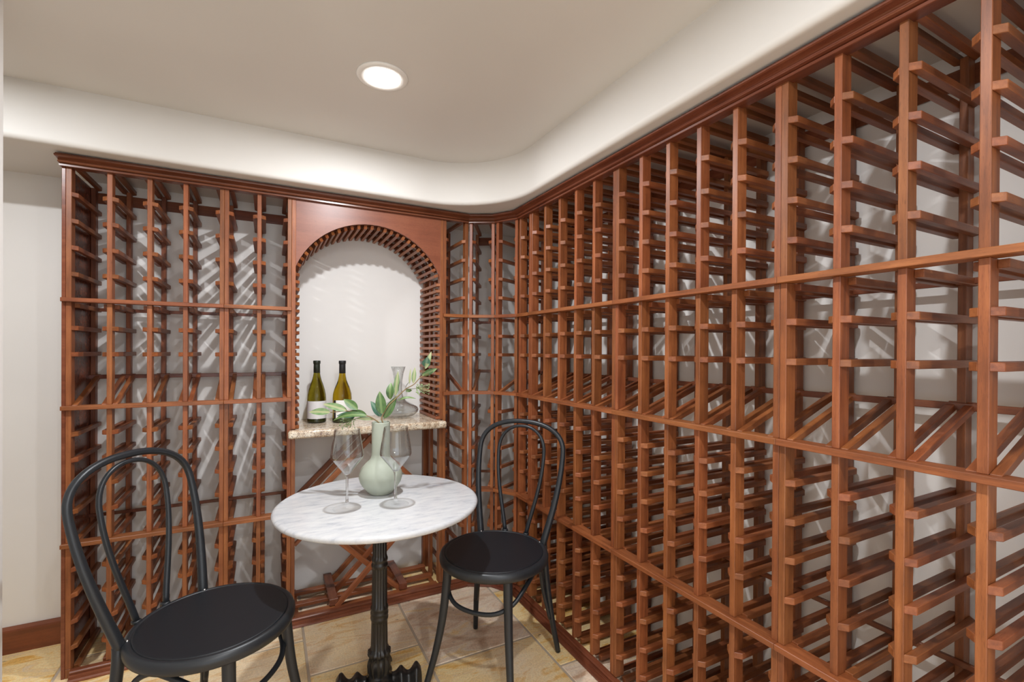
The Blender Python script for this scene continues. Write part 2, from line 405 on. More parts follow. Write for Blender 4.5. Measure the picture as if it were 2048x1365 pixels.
# ------------------------------------------------------------------ room
D = 2.29; RX = 1.1269; WY = 2.60; WX = 1.44; SZ = 1.932
XL = -1.75; YB = -1.6
def wall(name, x0, x1, y0, y1, z0, z1, mat=PLASTER, bev=0.0):
    return tag(put(name, boxmesh(x0, x1, y0, y1, z0, z1, mat, bev)), kind='structure')
wall('wall_back', XL, WX + 0.1, WY, WY + 0.1, -0.05, 2.4)
wall('wall_right', WX, WX + 0.1, YB, WY, -0.05, 2.4)
wf = wall('wall_front', XL - 0.1, -0.55, YB - 0.1, YB, -0.05, 2.4)      # unseen opening added behind the viewer, lets cool world light in as fill
put('wall_pier', boxmesh(0.85, WX + 0.1, YB - 0.1, YB, -0.05, 2.4, PLASTER), None, wf)
put('opening_header', boxmesh(-0.55, 0.85, YB - 0.1, YB, 2.0, 2.4, PLASTER), None, wf)
wall('wall_left', -0.680, -0.600, YB, 1.665, 0, UPZ + 0.02, bev=0.006)
wall('wall_end', XL - 0.1, XL, YB, WY, -0.05, 2.4)
floor = wall('floor', XL, WX, YB, WY, -0.05, -0.0025, GROUT)
xb = [-1.75, -1.54, -1.12, -0.70, -0.28, 0.14, 0.5635, 1.0105, 1.44]
yofs = [2.2, 1.93, 1.62, 2.43, 2.145, 1.28, 1.74, 1.522]
random.seed(3)
for i in range(len(xb) - 1):
    y = yofs[i] + 0.62 * math.ceil((WY - yofs[i]) / 0.62)
    while y > YB:
        y0, y1 = max(y - 0.62, YB), min(y, WY)
        if y1 - y0 > 0.03:
            g = 0.005
            v = [(xb[i] + g, y0 + g, -0.01), (xb[i + 1] - g, y0 + g, -0.01), (xb[i + 1] - g, y1 - g, -0.01), (xb[i] + g, y1 - g, -0.01)]
            v += [(a, b_, 0.0) for a, b_, _ in v]
            cx, cy = (xb[i] + xb[i + 1]) / 2, (y0 + y1) / 2
            me = bevelled('tile', [(a - cx, b_ - cy, c) for a, b_, c in v], BOXF, TRAV, 0.0018)
            put('tile', me, Matrix.Translation((cx, cy, 0)), floor)
        y -= 0.62

# ceiling: soffit with a rounded tray opening
TX0, TX1, TY0, TY1, TR = -1.40, 1.035, -1.25, 2.18, 0.37
def rrect(x0, x1, y0, y1, r, n=20):
    pts = []
    for cx, cy, a0 in ((x1 - r, y1 - r, 0), (x0 + 0.2, y1 - 0.2, 90), (x0 + r, y0 + r, 180), (x1 - r, y0 + r, 270)):
        rr = 0.2 if a0 == 90 else r
        for k in range(n + 1):
            a = math.radians(a0 + 90 * k / n); pts.append((cx + rr * math.cos(a), cy + rr * math.sin(a)))
    return pts
bm = bmesh.new()
BR = 0.017
rings = [[bm.verts.new((x, y, SZ)) for x, y in rrect(TX0 - BR - 0.004, TX1 + BR + 0.004, TY0 - BR - 0.004, TY1 + BR + 0.004, TR + BR + 0.004)]]
for k in range(6):   # bullnose between the soffit and the tray wall
    a = math.pi / 2 * k / 5
    d = BR * (1 - math.sin(a)); z = SZ + BR * (1 - math.cos(a))
    rings.append([bm.verts.new((x, y, z)) for x, y in rrect(TX0 - d, TX1 + d, TY0 - d, TY1 + d, TR + d)])
rings.append([bm.verts.new((x, y, SZ + BR + 0.004)) for x, y in rrect(TX0, TX1, TY0, TY1, TR)])
rings.append([bm.verts.new((x, y, UPZ)) for x, y in rrect(TX0, TX1, TY0, TY1, TR)])
nn = len(rings[0])
for a, b_ in zip(rings[:-1], rings[1:]):
    for k in range(nn): f = bm.faces.new((a[k], a[(k + 1) % nn], b_[(k + 1) % nn], b_[k])); f.smooth = True
outer = [bm.verts.new(p) for p in ((WX, WY, SZ), (XL, WY, SZ), (XL, YB, SZ), (WX, YB, SZ))]
oe = [bm.edges.new((outer[i], outer[(i + 1) % 4])) for i in range(4)]
ie = []
for k in range(nn):
    e = bm.edges.get((rings[0][k], rings[0][(k + 1) % nn])); ie.append(e)
bmesh.ops.triangle_fill(bm, use_beauty=True, edges=oe + ie)
bmesh.ops.recalc_face_normals(bm, faces=bm.faces)
me = bpy.data.meshes.new('ceiling'); bm.to_mesh(me); bm.free(); me.materials.append(CEILM)
ceil = tag(put('ceiling', me), kind='structure')
put('upper_panel', boxmesh(TX0 - 0.1, TX1 + 0.1, TY0 - 0.1, TY1 + 0.1, UPZ, UPZ + 0.05, CEILM), None, ceil)

bb = put('baseboard_back', None, Matrix.Translation((XL, 2.577, 0))); bb['kind'] = 'structure'
sweep('baseboard_length', [(0, 0), (0.023, 0), (0.023, 0.088), (0.021, 0.094), (0.012, 0.098), (0, 0.101)], [(XL, WY - 0.0005), (-0.6740, WY - 0.0005)], WOODB, bb)

# downlights
def downlight(x, y, label):
    t = root('downlight', (x, y, UPZ), label, 'ceiling light', 'recessed downlights in the raised ceiling')
    put('trim_ring', lathe([(0.058, -0.001), (0.060, -0.006), (0.074, -0.007), (0.082, -0.004), (0.084, 0.0)], WHITEP, 48), Matrix.Translation((x, y, UPZ)), t)
    put('lens', lathe([(0.0001, -0.0035), (0.058, -0.0035), (0.059, 0.0)], EMIT, 40), Matrix.Translation((x, y, UPZ)), t)
downlight(0.335, 1.59, 'round white recessed downlight glowing above the marble table')
downlight(0.335, 0.42, 'round white recessed downlight overhead, just in front of the viewer')
downlight(0.335, -0.75, 'round white recessed downlight behind the viewer')
downlight(-0.95, 1.59, 'round white recessed downlight beyond the wall edge at far left')

# ------------------------------------------------------------------ wine racks
PW = 0.0161; PD = 0.038; PGW = 0.0165; PGH = 0.0165; DEP = 0.304; BD = 0.273
CW = 0.0168
PEGZ = [1.802, 1.704, 1.605, 1.507, 1.307, 1.209, 0.911, 0.815, 0.720, 0.622, 0.407, 0.311, 0.213, 0.118]
SHELFZ = [1.393, 0.507, 0.030]       # pegs that sit level with a cross rail, starting behind it
RAILS = [1.410, 1.010, 0.502]; RH = 0.0153
SEG = [(1.410, 1.900), (1.010, 1.3947), (0.502, 0.9947), (0.034, 0.4867)]
class Frame:
    def __init__(s, O, t):
        s.O = Vector((O[0], O[1], 0)); s.t = Vector((t[0], t[1], 0)).normalized(); s.n = Vector((-s.t.y, s.t.x, 0))
    def P(s, a, d, z): return s.O + s.t * a + s.n * d + Vector((0, 0, z))
def peg(fr, a, side, z, parent, d0=0.0, d1=DEP, name='bottle_rail'):
    p0 = fr.P(a, d0, z - PGH / 2); p1 = fr.P(a, d1, z - PGH / 2)
    # local Y = up x dir ; dir = n -> Y = z x n = -t ; outer side of a +t peg is -Y
    c = -0.0145 if side > 0 else 0.0145
    stick(name, p0, p1, PGW, PGH, WOOD, parent, cut0=c if d0 == 0 else 0.0, cut1=c)
def ladder(fr, c, sides, parent, zmin=0.034, skipfront=False):
    for z0, z1 in SEG:
        stick('upright_post', fr.P(c, PD / 2, z0), fr.P(c, PD / 2, z1), PW, PD, WOOD, parent, zd=fr.n)
    stick('rear_post', fr.P(c, BD + 0.016, 0.001), fr.P(c, BD + 0.016, 1.898), PW, 0.032, WOOD, parent, zd=fr.n)
    for s in sides:
        a = c + s * (PW + PGW) / 2
        for z in PEGZ: peg(fr, a, s, z, parent)
        for z in SHELFZ: peg(fr, a, s, z, parent, d0=0.030)
        peg(fr, a, s, 1.909, parent, d0=0.002, name='top_bearer')
        stick('display_rail', fr.P(a, 0.006, 1.004), fr.P(a, 0.284, 1.1065), PGW, PGH, WOOD, parent)
def unit(name, fr, a0, a1, centers, label, group='wooden wine racks lining the walls', rails=True, parent=None, sidesets=None):
    r = parent or root(name, fr.P((a0 + a1) / 2, 0.15, 0), label, 'wine rack', group)
    n = len(centers)
    for i, c in enumerate(centers):
        ss = []
        if i > 0: ss.append(-1)
        if i < n - 1: ss.append(1)
        ladder(fr, c, ss, r)
    if rails:
        for z in RAILS:
            stick('cross_rail', fr.P(a0 + 0.0003, 0.0085, z - RH / 2), fr.P(a1 - 0.0003, 0.0085, z - RH / 2), 0.047, RH, WOOD, r)
    # rear stringers run in front of the wall between the rear posts
    for z, h in ((1.884, 0.046), (1.389, 0.014), (1.108, 0.017), (0.524, 0.014)):
        stick('back_rail', fr.P(a0 + 0.001, 0.2675 if h < 0.03 else 0.3065, z - h / 2 + 0.004), fr.P(a1 - 0.001, 0.2675 if h < 0.03 else 0.3065, z - h / 2 + 0.004), 0.009 if h < 0.03 else 0.006, h, WOODR, r)
    return r
BF = Frame((0, D), (1, 0))                 # back run, n = +y
RF = Frame((RX, 0), (0, -1))               # right run: t = -y, n = +x ; a = -y
assert (RF.n - Vector((1, 0, 0))).length < 1e-6

cA = [-0.6538, -0.5360, -0.4135, -0.2970, -0.1715]
uA = unit('wine_rack', BF, -0.6736, -0.1631, cA, 'four column mahogany wine rack with closed end panel, beside the bare wall')
put('end_panel', boxmesh(-0.6736, -0.6624, D, D + 0.309, 0.0, 1.900, WOODR, 0.001), None, uA)
cB = [-0.1547, -0.0349, 0.0830]
uB = unit('wine_rack', BF, -0.1631, 0.0914, cB, 'narrow two column mahogany wine rack just left of the arched niche')

# right run, going from the corner towards the viewer
def yc(a, b_, n): return [-(a + (b_ - a) * i / n) for i in range(n + 1)]
cH = yc(1.9684, 1.3579, 5); cI = yc(1.3410, 0.7343, 5); cJ = yc(0.7175, 0.1085, 5)
uH = unit('wine_rack', RF, -1.9768, -1.3495, cH, 'five column wine rack on the right wall, next to the angled corner unit')
uI = unit('wine_rack', RF, -1.3495, -0.7259, cI, 'five column wine rack in the middle of the right hand run')
uJ = unit('wine_rack', RF, -0.7259, -0.1000, cJ, 'nearest wine rack on the right wall, cut off by the photo edge')

# corner unit
P1 = Vector((0.9310, 2.2900)); L = 0.1413
P2 = P1 + Vector((math.cos(math.radians(-30)), math.sin(math.radians(-30)))) * L
P3 = P2 + Vector((math.cos(math.radians(-60)), math.sin(math.radians(-60)))) * L
uC = root('corner_wine_rack', (1.05, 2.3, 0), 'faceted corner wine rack turning from the arched niche to the long right wall run', 'wine rack')
F1 = Frame(P1, P2 - P1); F2 = Frame(P2, P3 - P2)
unit('', BF, 0.7931, 0.9306, [0.8015, 0.9222], '', rails=False, parent=uC)
unit('', F1, 0.001, L - 0.001, [0.0125, L - 0.0125], '', rails=False, parent=uC)
unit('', F2, 0.001, L - 0.001, [0.0125, L - 0.0125], '', rails=False, parent=uC)
unit('', RF, -2.0960, -1.9768, [-2.0870, -1.9852], '', rails=False, parent=uC)
cpath = [(0.7934, D), tuple(P1), tuple(P2), tuple(P3), (RX, 1.9771)]
cpath[3] = (RX, P3.y)
for z in RAILS:
    sweep('cross_rail', [(-0.032, z - RH), (0.015, z - RH), (0.015, z), (-0.032, z)], cpath, WOOD, uC)

# crown and base mouldings following the whole front
path = [(-0.6750, D), tuple(P1), tuple(P2), (RX, P3.y), (RX, -0.10)]
cr = root('crown_molding', (0.2, 2.28, 1.889), 'stepped mahogany crown molding running along the top of all the racks', 'molding')
sweep('molding_length', [(-0.020, 1.8890), (0.0125, 1.8890), (0.0145, 1.8900), (0.0145, 1.8965), (0.0105, 1.8975), (0.0105, 1.8985), (0.0170, 1.8990), (0.0230, 1.9005), (0.0250, 1.9025), (0.0240, 1.9050), (0.0205, 1.9060), (0.0215, 1.9085),
      (0.0260, 1.9115), (0.0340, 1.9135), (0.0420, 1.9145), (0.0460, 1.9165), (0.0470, 1.9195), (0.0440, 1.9225), (0.0390, 1.9232), (0.0390, 1.9275), (-0.020, 1.9275)], path, WOODR, cr, skew=0.15)
stick('panel_foot', (-0.6538, D + 0.019, 0.0), (-0.6538, D + 0.019, 0.0335), 0.0161, 0.038, WOOD, uA, zd=(0, 1, 0))
ba = root('base_molding', (0.2, 2.26, 0), 'stepped mahogany base molding along the floor in front of the racks', 'molding')
sweep('molding_length', [(-0.006, 0.0005), (0.040, 0.0005), (0.0415, 0.0030), (0.0405, 0.0070), (0.0350, 0.0105), (0.0290, 0.0115), (0.0290, 0.0135), (0.0262, 0.0140), (0.0262, 0.0175), (0.0225, 0.0190), (0.0150, 0.0195), (0.0150, 0.0215), (0.0172, 0.0225), (0.0172, 0.0270), (0.0130, 0.0300), (-0.006, 0.0310)], [(-0.6450, D)] + path[1:], WOODR, ba)

# ------------------------------------------------------------------ arched niche
NX0, NX1 = 0.0914, 0.7931
n0, n1 = 0.0998, 0.7847
ni = root('arched_niche', (0.442, D + 0.15, 0), 'arched display niche lined with thin slats, above a diagonal lattice bin', 'wine rack')
for c in (n0, n1):
    stick('niche_post', (c, D + PD / 2, 0.869), (c, D + PD / 2, 1.900), PW, PD, WOOD, ni, zd=(0, 1, 0))
    stick('niche_post', (c, D + PD / 2, 0.034), (c, D + PD / 2, 0.831), PW, PD, WOOD, ni, zd=(0, 1, 0))
    for d in (0.165, 0.289):
        stick('rear_post', (c, D + d, 0.001), (c, D + d, 0.830), PW, 0.030, WOOD, ni, zd=(0, 1, 0))
    for d in (0.175, 0.285):
        stick('rear_post', (c, D + d, 0.869), (c, D + d, 1.60), PW * 0.9, 0.028, WOOD, ni, zd=(0, 1, 0))
AC = (0.442, 1.459); AR = 0.3605
# fascia with arch cut-out
bm = bmesh.new()
fx0, fx1, fzt = n0 + PW / 2 + 0.0002, n1 - PW / 2 - 0.0002, 1.899
af = math.asin(min(1, (fx1 - AC[0]) / AR))
NA = 48
arc = [(AC[0] + AR * math.sin(-af + 2 * af * k / NA), AC[1] + AR * math.cos(-af + 2 * af * k / NA)) for k in range(NA + 1)]
arc[0] = (fx0, arc[0][1]); arc[-1] = (fx1, arc[-1][1])
for y0 in (D + 0.001, D + 0.013):
    lo = [bm.verts.new((x, y0, z)) for x, z in arc]; hi = [bm.verts.new((x, y0, fzt)) for x, z in arc]
    for k in range(NA): bm.faces.new((lo[k], lo[k + 1], hi[k + 1], hi[k]))
    if y0 < D + 0.005: l0, h0 = lo, hi
for k in range(NA):
    bm.faces.new((l0[k], l0[k + 1], lo[k + 1], lo[k])); bm.faces.new((h0[k], h0[k + 1], hi[k + 1], hi[k]))
bm.faces.new((l0[0], h0[0], hi[0], lo[0])); bm.faces.new((l0[-1], h0[-1], hi[-1], lo[-1]))
bmesh.ops.recalc_face_normals(bm, faces=bm.faces)
me = bpy.data.meshes.new('arch_panel'); bm.to_mesh(me); bm.free(); me.materials.append(WOODP)
tag(put('arch_panel', me, None, ni), 'smooth reddish veneer panel with the arch cut out')
# slats: straight up both sides, then round the arch
SW, SH = 0.0165, 0.0140
k = 0; z = 0.877
side_top = AC[1] + math.sqrt(AR ** 2 - (fx1 - AC[0]) ** 2) - 0.012
while z < side_top:
    for c, s in ((n0 + (PW + SW) / 2, 1), (n1 - (PW + SW) / 2, -1)):
        stick('slat', (c, D, z), (c, D + 0.306, z), SW, SH, WOOD, ni, bev=0.0008, cut0=-0.013 * s, cut1=-0.006 * s)
        put('slat_spacer', boxmesh(-PW / 2, PW / 2, 0, 0.012, 0, 0.0128, WOOD), Matrix.Translation((c - s * (PW + 0.001) * 0.55, D + 0.062, z + 0.0075)), ni)
    z += 0.0324
NS = 27; ra = AR - SW / 2 - 0.001
for i in range(NS):
    a = -af * 0.965 + 2 * af * 0.965 * i / (NS - 1)
    x = AC[0] + ra * math.sin(a); z = AC[1] + ra * math.cos(a)
    # width direction radial, height tangential
    rad = Vector((math.sin(a), 0, math.cos(a))); tan = Vector((0, 1, 0)).cross(rad)
    # local X = +y, local Z = tangential, local Y = Z x X
    zt = tan if tan.cross(Vector((0, 1, 0))).dot(rad) > 0 else -tan
    stick('slat', (x, D + 0.014, z), (x, D + 0.306, z), SW, SH, WOOD, ni, zd=zt, bev=0.0008, cut0=-0.013, cut1=-0.006)
for d in (0.06, 0.17, 0.285):   # curved bearers hidden above the slats
    vs = []; fs = []; n = 40
    for k in range(n + 1):
        a = (-af + 2 * af * k / n) * 0.93
        for rr in (AR + 0.0005, AR + 0.020):
            for yy in (D + d, D + d + 0.018):
                vs.append((AC[0] + rr * math.sin(a), yy, AC[1] + rr * math.cos(a)))
    for k in range(n):
        o = k * 4; q = o + 4
        fs += [(o, q, q + 1, o + 1), (o + 2, o + 3, q + 3, q + 2), (o, o + 2, q + 2, q), (o + 1, q + 1, q + 3, o + 3)]
    vs = [(min(max(v[0], fx0 - 0.01), fx1 + 0.01), v[1], v[2]) for v in vs]
    put('curved_bearer', mesh('curved_bearer', vs, fs, WOODR), None, ni)
# lattice bin below the counter: diagonal arms, three bars deep
def diag(x0, z0, x1, z1, ys, wd=0.020, h=0.022):
    for y in ys:
        stick('lattice_arm', (x0, y, z0), (x1, y, z1), wd, h, WOOD, ni)
L0, L1 = 0.112, 0.772
YS = (D + 0.020, D + 0.150, D + 0.275); YS2 = (D + 0.046, D + 0.176, D + 0.250)
cxm = 0.435
diag(0.287, 0.028, L1, 0.028 + (L1 - 0.287), YS)          # rising right from the left foot
diag(0.590, 0.028, L0, 0.028 + (0.590 - L0), YS2)         # rising left from the right foot
diag(L0, 0.475, 0.455, 0.475 + (0.455 - L0), YS)          # upper, rising right to the counter
diag(L1, 0.455, 0.400, 0.455 + (L1 - 0.400), YS2)         # upper, rising left to the counter
for x, a in ((0.275, 1), (0.600, -1)):
    stick('foot_block', (x, D + 0.018, 0.048), (x, D + 0.302, 0.048), 0.038, 0.030, WOODR, ni)
stick('lattice_cleat', (0.108, D + 0.022, 0.345), (0.150, D + 0.022, 0.385), 0.02, 0.014, WOOD, ni)
for y in (2.312, 2.415, 2.530):
    stick('bottom_slat', (0.110, y, 0.022), (0.775, y, 0.022), 0.034, 0.016, WOOD, ni)
for x in (0.118, 0.766):
    stick('bottom_bearer', (x, D + 0.02, 0.008), (x, D + 0.30, 0.008), 0.02, 0.013, WOOD, ni)

# granite counter
gz0, gz1 = 0.832, 0.868
pl = [(0.078, 2.236), (0.800, 2.236), (0.800, 2.2735), (0.7760, 2.2735), (0.7760, 2.598), (0.1088, 2.598), (0.1088, 2.2735), (0.078, 2.2735)]
bm = bmesh.new()
b0 = [bm.verts.new((x, y, gz0)) for x, y in pl]; b1 = [bm.verts.new((x, y, gz1)) for x, y in pl]
bm.faces.new(list(reversed(b0))); bm.faces.new(b1)
for i in range(len(pl)): bm.faces.new((b0[i], b0[(i + 1) % 8], b1[(i + 1) % 8], b1[i]))
ed = [e for e in bm.edges if all(v.co.y < 2.25 for v in e.verts) or (all(v.co.y < 2.28 for v in e.verts) and abs(e.verts[0].co.x - e.verts[1].co.x) < 1e-5 and abs(e.verts[0].co.z - e.verts[1].co.z) < 1e-5 and (e.verts[0].co.x < 0.09 or e.verts[0].co.x > 0.79))]
bmesh.ops.bevel(bm, geom=ed, offset=0.012, segments=4, affect='EDGES', profile=0.5)
bmesh.ops.recalc_face_normals(bm, faces=bm.faces)
me = bpy.data.meshes.new('granite_counter'); bm.to_mesh(me); bm.free(); me.materials.append(GRANITE)
tag(put('granite_counter', me), 'speckled beige granite counter slab with rounded front edge inside the arched niche', 'counter')

# ------------------------------------------------------------------ bottles and decanter
def bottle(x, y, label, prof, glassm, capm, rb, hcap, lab):
    M = Matrix.Translation((x, y, gz1)) @ Matrix.Diagonal((1, 1, 0.965, 1))
    t = root('wine_bottle', (x, y, gz1), label, 'bottle', 'wine bottles on the granite counter', M)
    put('glass_body', lathe(prof, glassm, 48), M, t)
    hz = prof[-1][1]
    put('dark_base', lathe([(rb + 0.0004, 0.004), (rb + 0.0006, 0.006), (rb + 0.0006, 0.0205), (rb + 0.0003, 0.0215), (rb - 0.001, 0.0215), (rb - 0.001, 0.004)], BASEG, 48), M, t)
    put('capsule', lathe([(0.0155, hz - hcap), (0.0148, hz - 0.022), (0.0148, hz - 0.016), (0.0168, hz - 0.015), (0.0172, hz - 0.003), (0.0160, hz + 0.0005), (0.0001, hz + 0.001)], capm, 32), M, t)
    for a0, a1, z0, z1, m, nm in lab:
        vs = []; fs = []; n = max(4, int((a1 - a0) / 5))
        for k in range(n + 1):
            a = math.radians(a0 + (a1 - a0) * k / n)
            for rr in (rb + 0.0004, rb + 0.0010):
                for zz in (z0, z1): vs.append((rr * math.cos(a), rr * math.sin(a), zz))
        for k in range(n):
            o = 4 * k; q = o + 4
            fs += [(o + 2, q + 2, q + 3, o + 3), (o, o + 1, q + 1, q), (o + 1, o + 3, q + 3, q + 1), (o, q, q + 2, o + 2)]
        fs += [(0, 2, 3, 1), (4 * n, 4 * n + 1, 4 * n + 3, 4 * n + 2)]
        put(nm, mesh('label', vs, fs, m, False), M, t)
    return t
pb1 = [(0.0001, 0.004), (0.034, 0.0005), (0.040, 0.002), (0.043, 0.008), (0.043, 0.120), (0.0415, 0.140), (0.037, 0.165), (0.030, 0.190), (0.0225, 0.212), (0.0175, 0.232), (0.0148, 0.250), (0.0140, 0.280), (0.0138, 0.312)]
pb2 = [(0.0001, 0.004), (0.035, 0.0005), (0.042, 0.002), (0.0445, 0.008), (0.0445, 0.125), (0.043, 0.145), (0.036, 0.172), (0.0265, 0.196), (0.0195, 0.216), (0.0160, 0.236), (0.0145, 0.252), (0.0140, 0.280), (0.0138, 0.312)]
ang = math.degrees(math.atan2(-2.5, -0.21))
bottle(0.212, 2.475, 'olive green wine bottle with dark green capsule and cream label, at left', pb1, BGLASS1, CAPG, 0.0432, 0.062, [(ang - 85, ang + 85, 0.022, 0.110, PAPER1, 'paper_label')])
bottle(0.325, 2.435, 'amber green wine bottle with black capsule and white label, in the middle of the counter', pb2, BGLASS2, CAPB, 0.0447, 0.064, [(ang - 42, ang + 78, 0.024, 0.114, PAPER2, 'paper_label'), (ang - 62, ang - 44, 0.024, 0.114, PAPERK, 'side_strip')])
def shell(prof, th, zin):
    """outer profile bottom->rim, returned down inside"""
    o = [p for p in prof]
    inn = [(max(r - th, 0.0002), z) for r, z in prof if z > zin]
    inn = [(r, z) for r, z in reversed(inn)]
    return o + inn + [(0.0001, inn[-1][1] - 0.0005)]
dec = [(0.0001, 0.0), (0.050, 0.0005), (0.080, 0.008), (0.101, 0.026), (0.106, 0.040), (0.099, 0.054), (0.075, 0.068), (0.045, 0.084), (0.028, 0.104), (0.0215, 0.130), (0.020, 0.160), (0.022, 0.195), (0.028, 0.235), (0.0385, 0.268)]
M = Matrix.Translation((0.612, 2.480, gz1))
t = root('decanter', (0.612, 2.480, gz1), 'clear glass wine decanter with wide flat bowl and flared neck on the counter', 'decanter')
put('glass_shell', lathe(shell(dec, 0.0022, 0.004), THIN, 56), M, t)

# ------------------------------------------------------------------ bistro table
TX, TY, TZ, TRD = 0.3625, 1.7290, 0.680, 0.354
M = Matrix.Translation((TX, TY, 0))
t = root('bistro_table', (TX, TY, 0), 'round white marble bistro table on a fluted black cast iron pedestal', 'table')
top = [(0.0001, TZ - 0.022), (TRD - 0.010, TZ - 0.022), (TRD - 0.003, TZ - 0.018), (TRD, TZ - 0.011), (TRD - 0.002, TZ - 0.005), (TRD - 0.008, TZ - 0.001), (TRD - 0.014, TZ), (0.0001, TZ)]
put('tabletop', lathe(top, MARBLE, 128), M, t)
col = [(0.075, 0.658), (0.075, 0.652), (0.030, 0.640), (0.0245, 0.630)]
col += [(0.0245, 0.620), (0.0250, 0.480), (0.0265, 0.474), (0.0285, 0.468), (0.0285, 0.462), (0.0265, 0.458), (0.0265, 0.452), (0.0290, 0.448), (0.0290, 0.440), (0.0265, 0.436),
        (0.0262, 0.430), (0.0275, 0.300), (0.0310, 0.292), (0.0310, 0.284), (0.0285, 0.280), (0.0315, 0.274), (0.0315, 0.266), (0.0285, 0.262), (0.0315, 0.256), (0.0310, 0.248), (0.0285, 0.244),
        (0.0282, 0.238), (0.0300, 0.145), (0.0310, 0.140), (0.0385, 0.134), (0.0400, 0.126), (0.0370, 0.118), (0.0330, 0.113), (0.0380, 0.100), (0.0400, 0.085), (0.0390, 0.068), (0.0340, 0.052), (0.0360, 0.046), (0.0400, 0.040), (0.0380, 0.034), (0.0480, 0.028), (0.0620, 0.020), (0.070, 0.010), (0.070, 0.001)]
def flute(i, a):
    z = col[::-1][i][1]
    if 0.47 < z < 0.632 or 0.295 < z < 0.434 or 0.14 < z < 0.242: return 1 - 0.12 * abs(math.cos(6 * a)) ** 6
    if 0.05 < z < 0.112: return 1 + 0.07 * math.cos(8 * a)
    if 0.112 < z < 0.14: return 1 + 0.05 * math.cos(14 * a)
    return 1
colr = col[::-1]
# densify flute sections a little
put('pedestal', lathe(colr, IRON, 112, flute=flute), M, t)
def foot_mesh():
    """splayed cast leaf foot along +X"""
    vs = []; fs = []; n = 32; m = 30
    for i in range(m):
        s = i / (m - 1); x = 0.045 + 0.108 * s
        hgt = 0.040 - 0.010 * s + 0.018 * math.exp(-((s - 0.30) / 0.13) ** 2) + 0.030 * math.exp(-((s - 0.82) / 0.16) ** 2)
        wid = 0.026 - 0.004 * s + 0.020 * math.exp(-((s - 0.32) / 0.15) ** 2) + 0.022 * math.exp(-((s - 0.80) / 0.15) ** 2)
        if i == m - 1: hgt *= 0.55; wid *= 0.6
        for k in range(n):
            a = 2 * math.pi * k / n
            c = math.cos(a); sn = math.sin(a)
            rib = 1 + (0.05 * math.cos(6 * a) if sn > 0 else 0)
            z = 0.001 + (hgt * rib * sn if sn > 0 else 0)
            vs.append((x, wid * c * (rib if sn > 0 else 1), z))
    for i in range(m - 1):
        for k in range(n): fs.append((i * n + k, i * n + (k + 1) % n, (i + 1) * n + (k + 1) % n, (i + 1) * n + k))
    fs.append(tuple(reversed(range(n)))); fs.append(tuple((m - 1) * n + k for k in range(n)))
    return mesh('foot', vs, fs, IRON, True)
fm = foot_mesh()
for a in (-13, 77, 167, 257):
    put('foot', fm, M @ Matrix.Rotation(math.radians(a), 4, 'Z'), t)

# vase and glasses on the table
VX, VY = 0.381, 1.806
M = Matrix.Translation((VX, VY, TZ))
t = root('bud_vase', (VX, VY, TZ), 'sage green ceramic vase with round belly and tall straight neck', 'vase')
vp = [(0.0001, 0.001), (0.038, 0.0005), (0.042, 0.003), (0.048, 0.010), (0.064, 0.028), (0.075, 0.046), (0.0795, 0.063), (0.078, 0.081), (0.069, 0.100), (0.054, 0.117), (0.040, 0.130), (0.0345, 0.142), (0.0335, 0.152), (0.0335, 0.268), (0.0325, 0.271), (0.0305, 0.271), (0.0300, 0.262), (0.0300, 0.15), (0.030, 0.14), (0.0001, 0.135)]
put('ceramic_body', lathe(vp, SAGE, 64), M, t)

def wineglass(x, y, label):
    M = Matrix.Translation((x, y, TZ)) @ Matrix.Scale(1.04, 4)
    t = root('wine_glass', (x, y, TZ), label, 'wine glass', 'two wine glasses on the marble table', M)
    foot = [(0.0001, 0.0006), (0.040, 0.0005), (0.0445, 0.0010), (0.0450, 0.0020), (0.0400, 0.0035), (0.022, 0.0075), (0.010, 0.0130), (0.0055, 0.0220)]
    stem = [(0.0055, 0.0220), (0.0045, 0.040), (0.0042, 0.080), (0.0048, 0.100), (0.0062, 0.108), (0.0095, 0.1155)]
    bowl = [(0.0095, 0.1155), (0.0125, 0.119), (0.0240, 0.134), (0.0420, 0.156), (0.0500, 0.167), (0.0525, 0.174), (0.0515, 0.184), (0.0480, 0.208), (0.0430, 0.238), (0.0395, 0.262)]
    inner = [(r - 0.0011, z + (0.002 if r < 0.03 else 0)) for r, z in bowl]
    put('foot', lathe(foot, FOOTG, 56), M, t)
    put('stem', lathe(stem, SOLID, 24), M, t)
    put('bowl', lathe([(0.0001, 0.1155)] + bowl + [(0.0390, 0.2628)] + inner[::-1] + [(0.0001, 0.1178)], THIN, 56), M, t)
wineglass(0.241, 1.680, 'empty stemmed wine glass on the left of the sage vase')
wineglass(0.399, 1.647, 'empty stemmed wine glass in front of the sage vase, the right one')

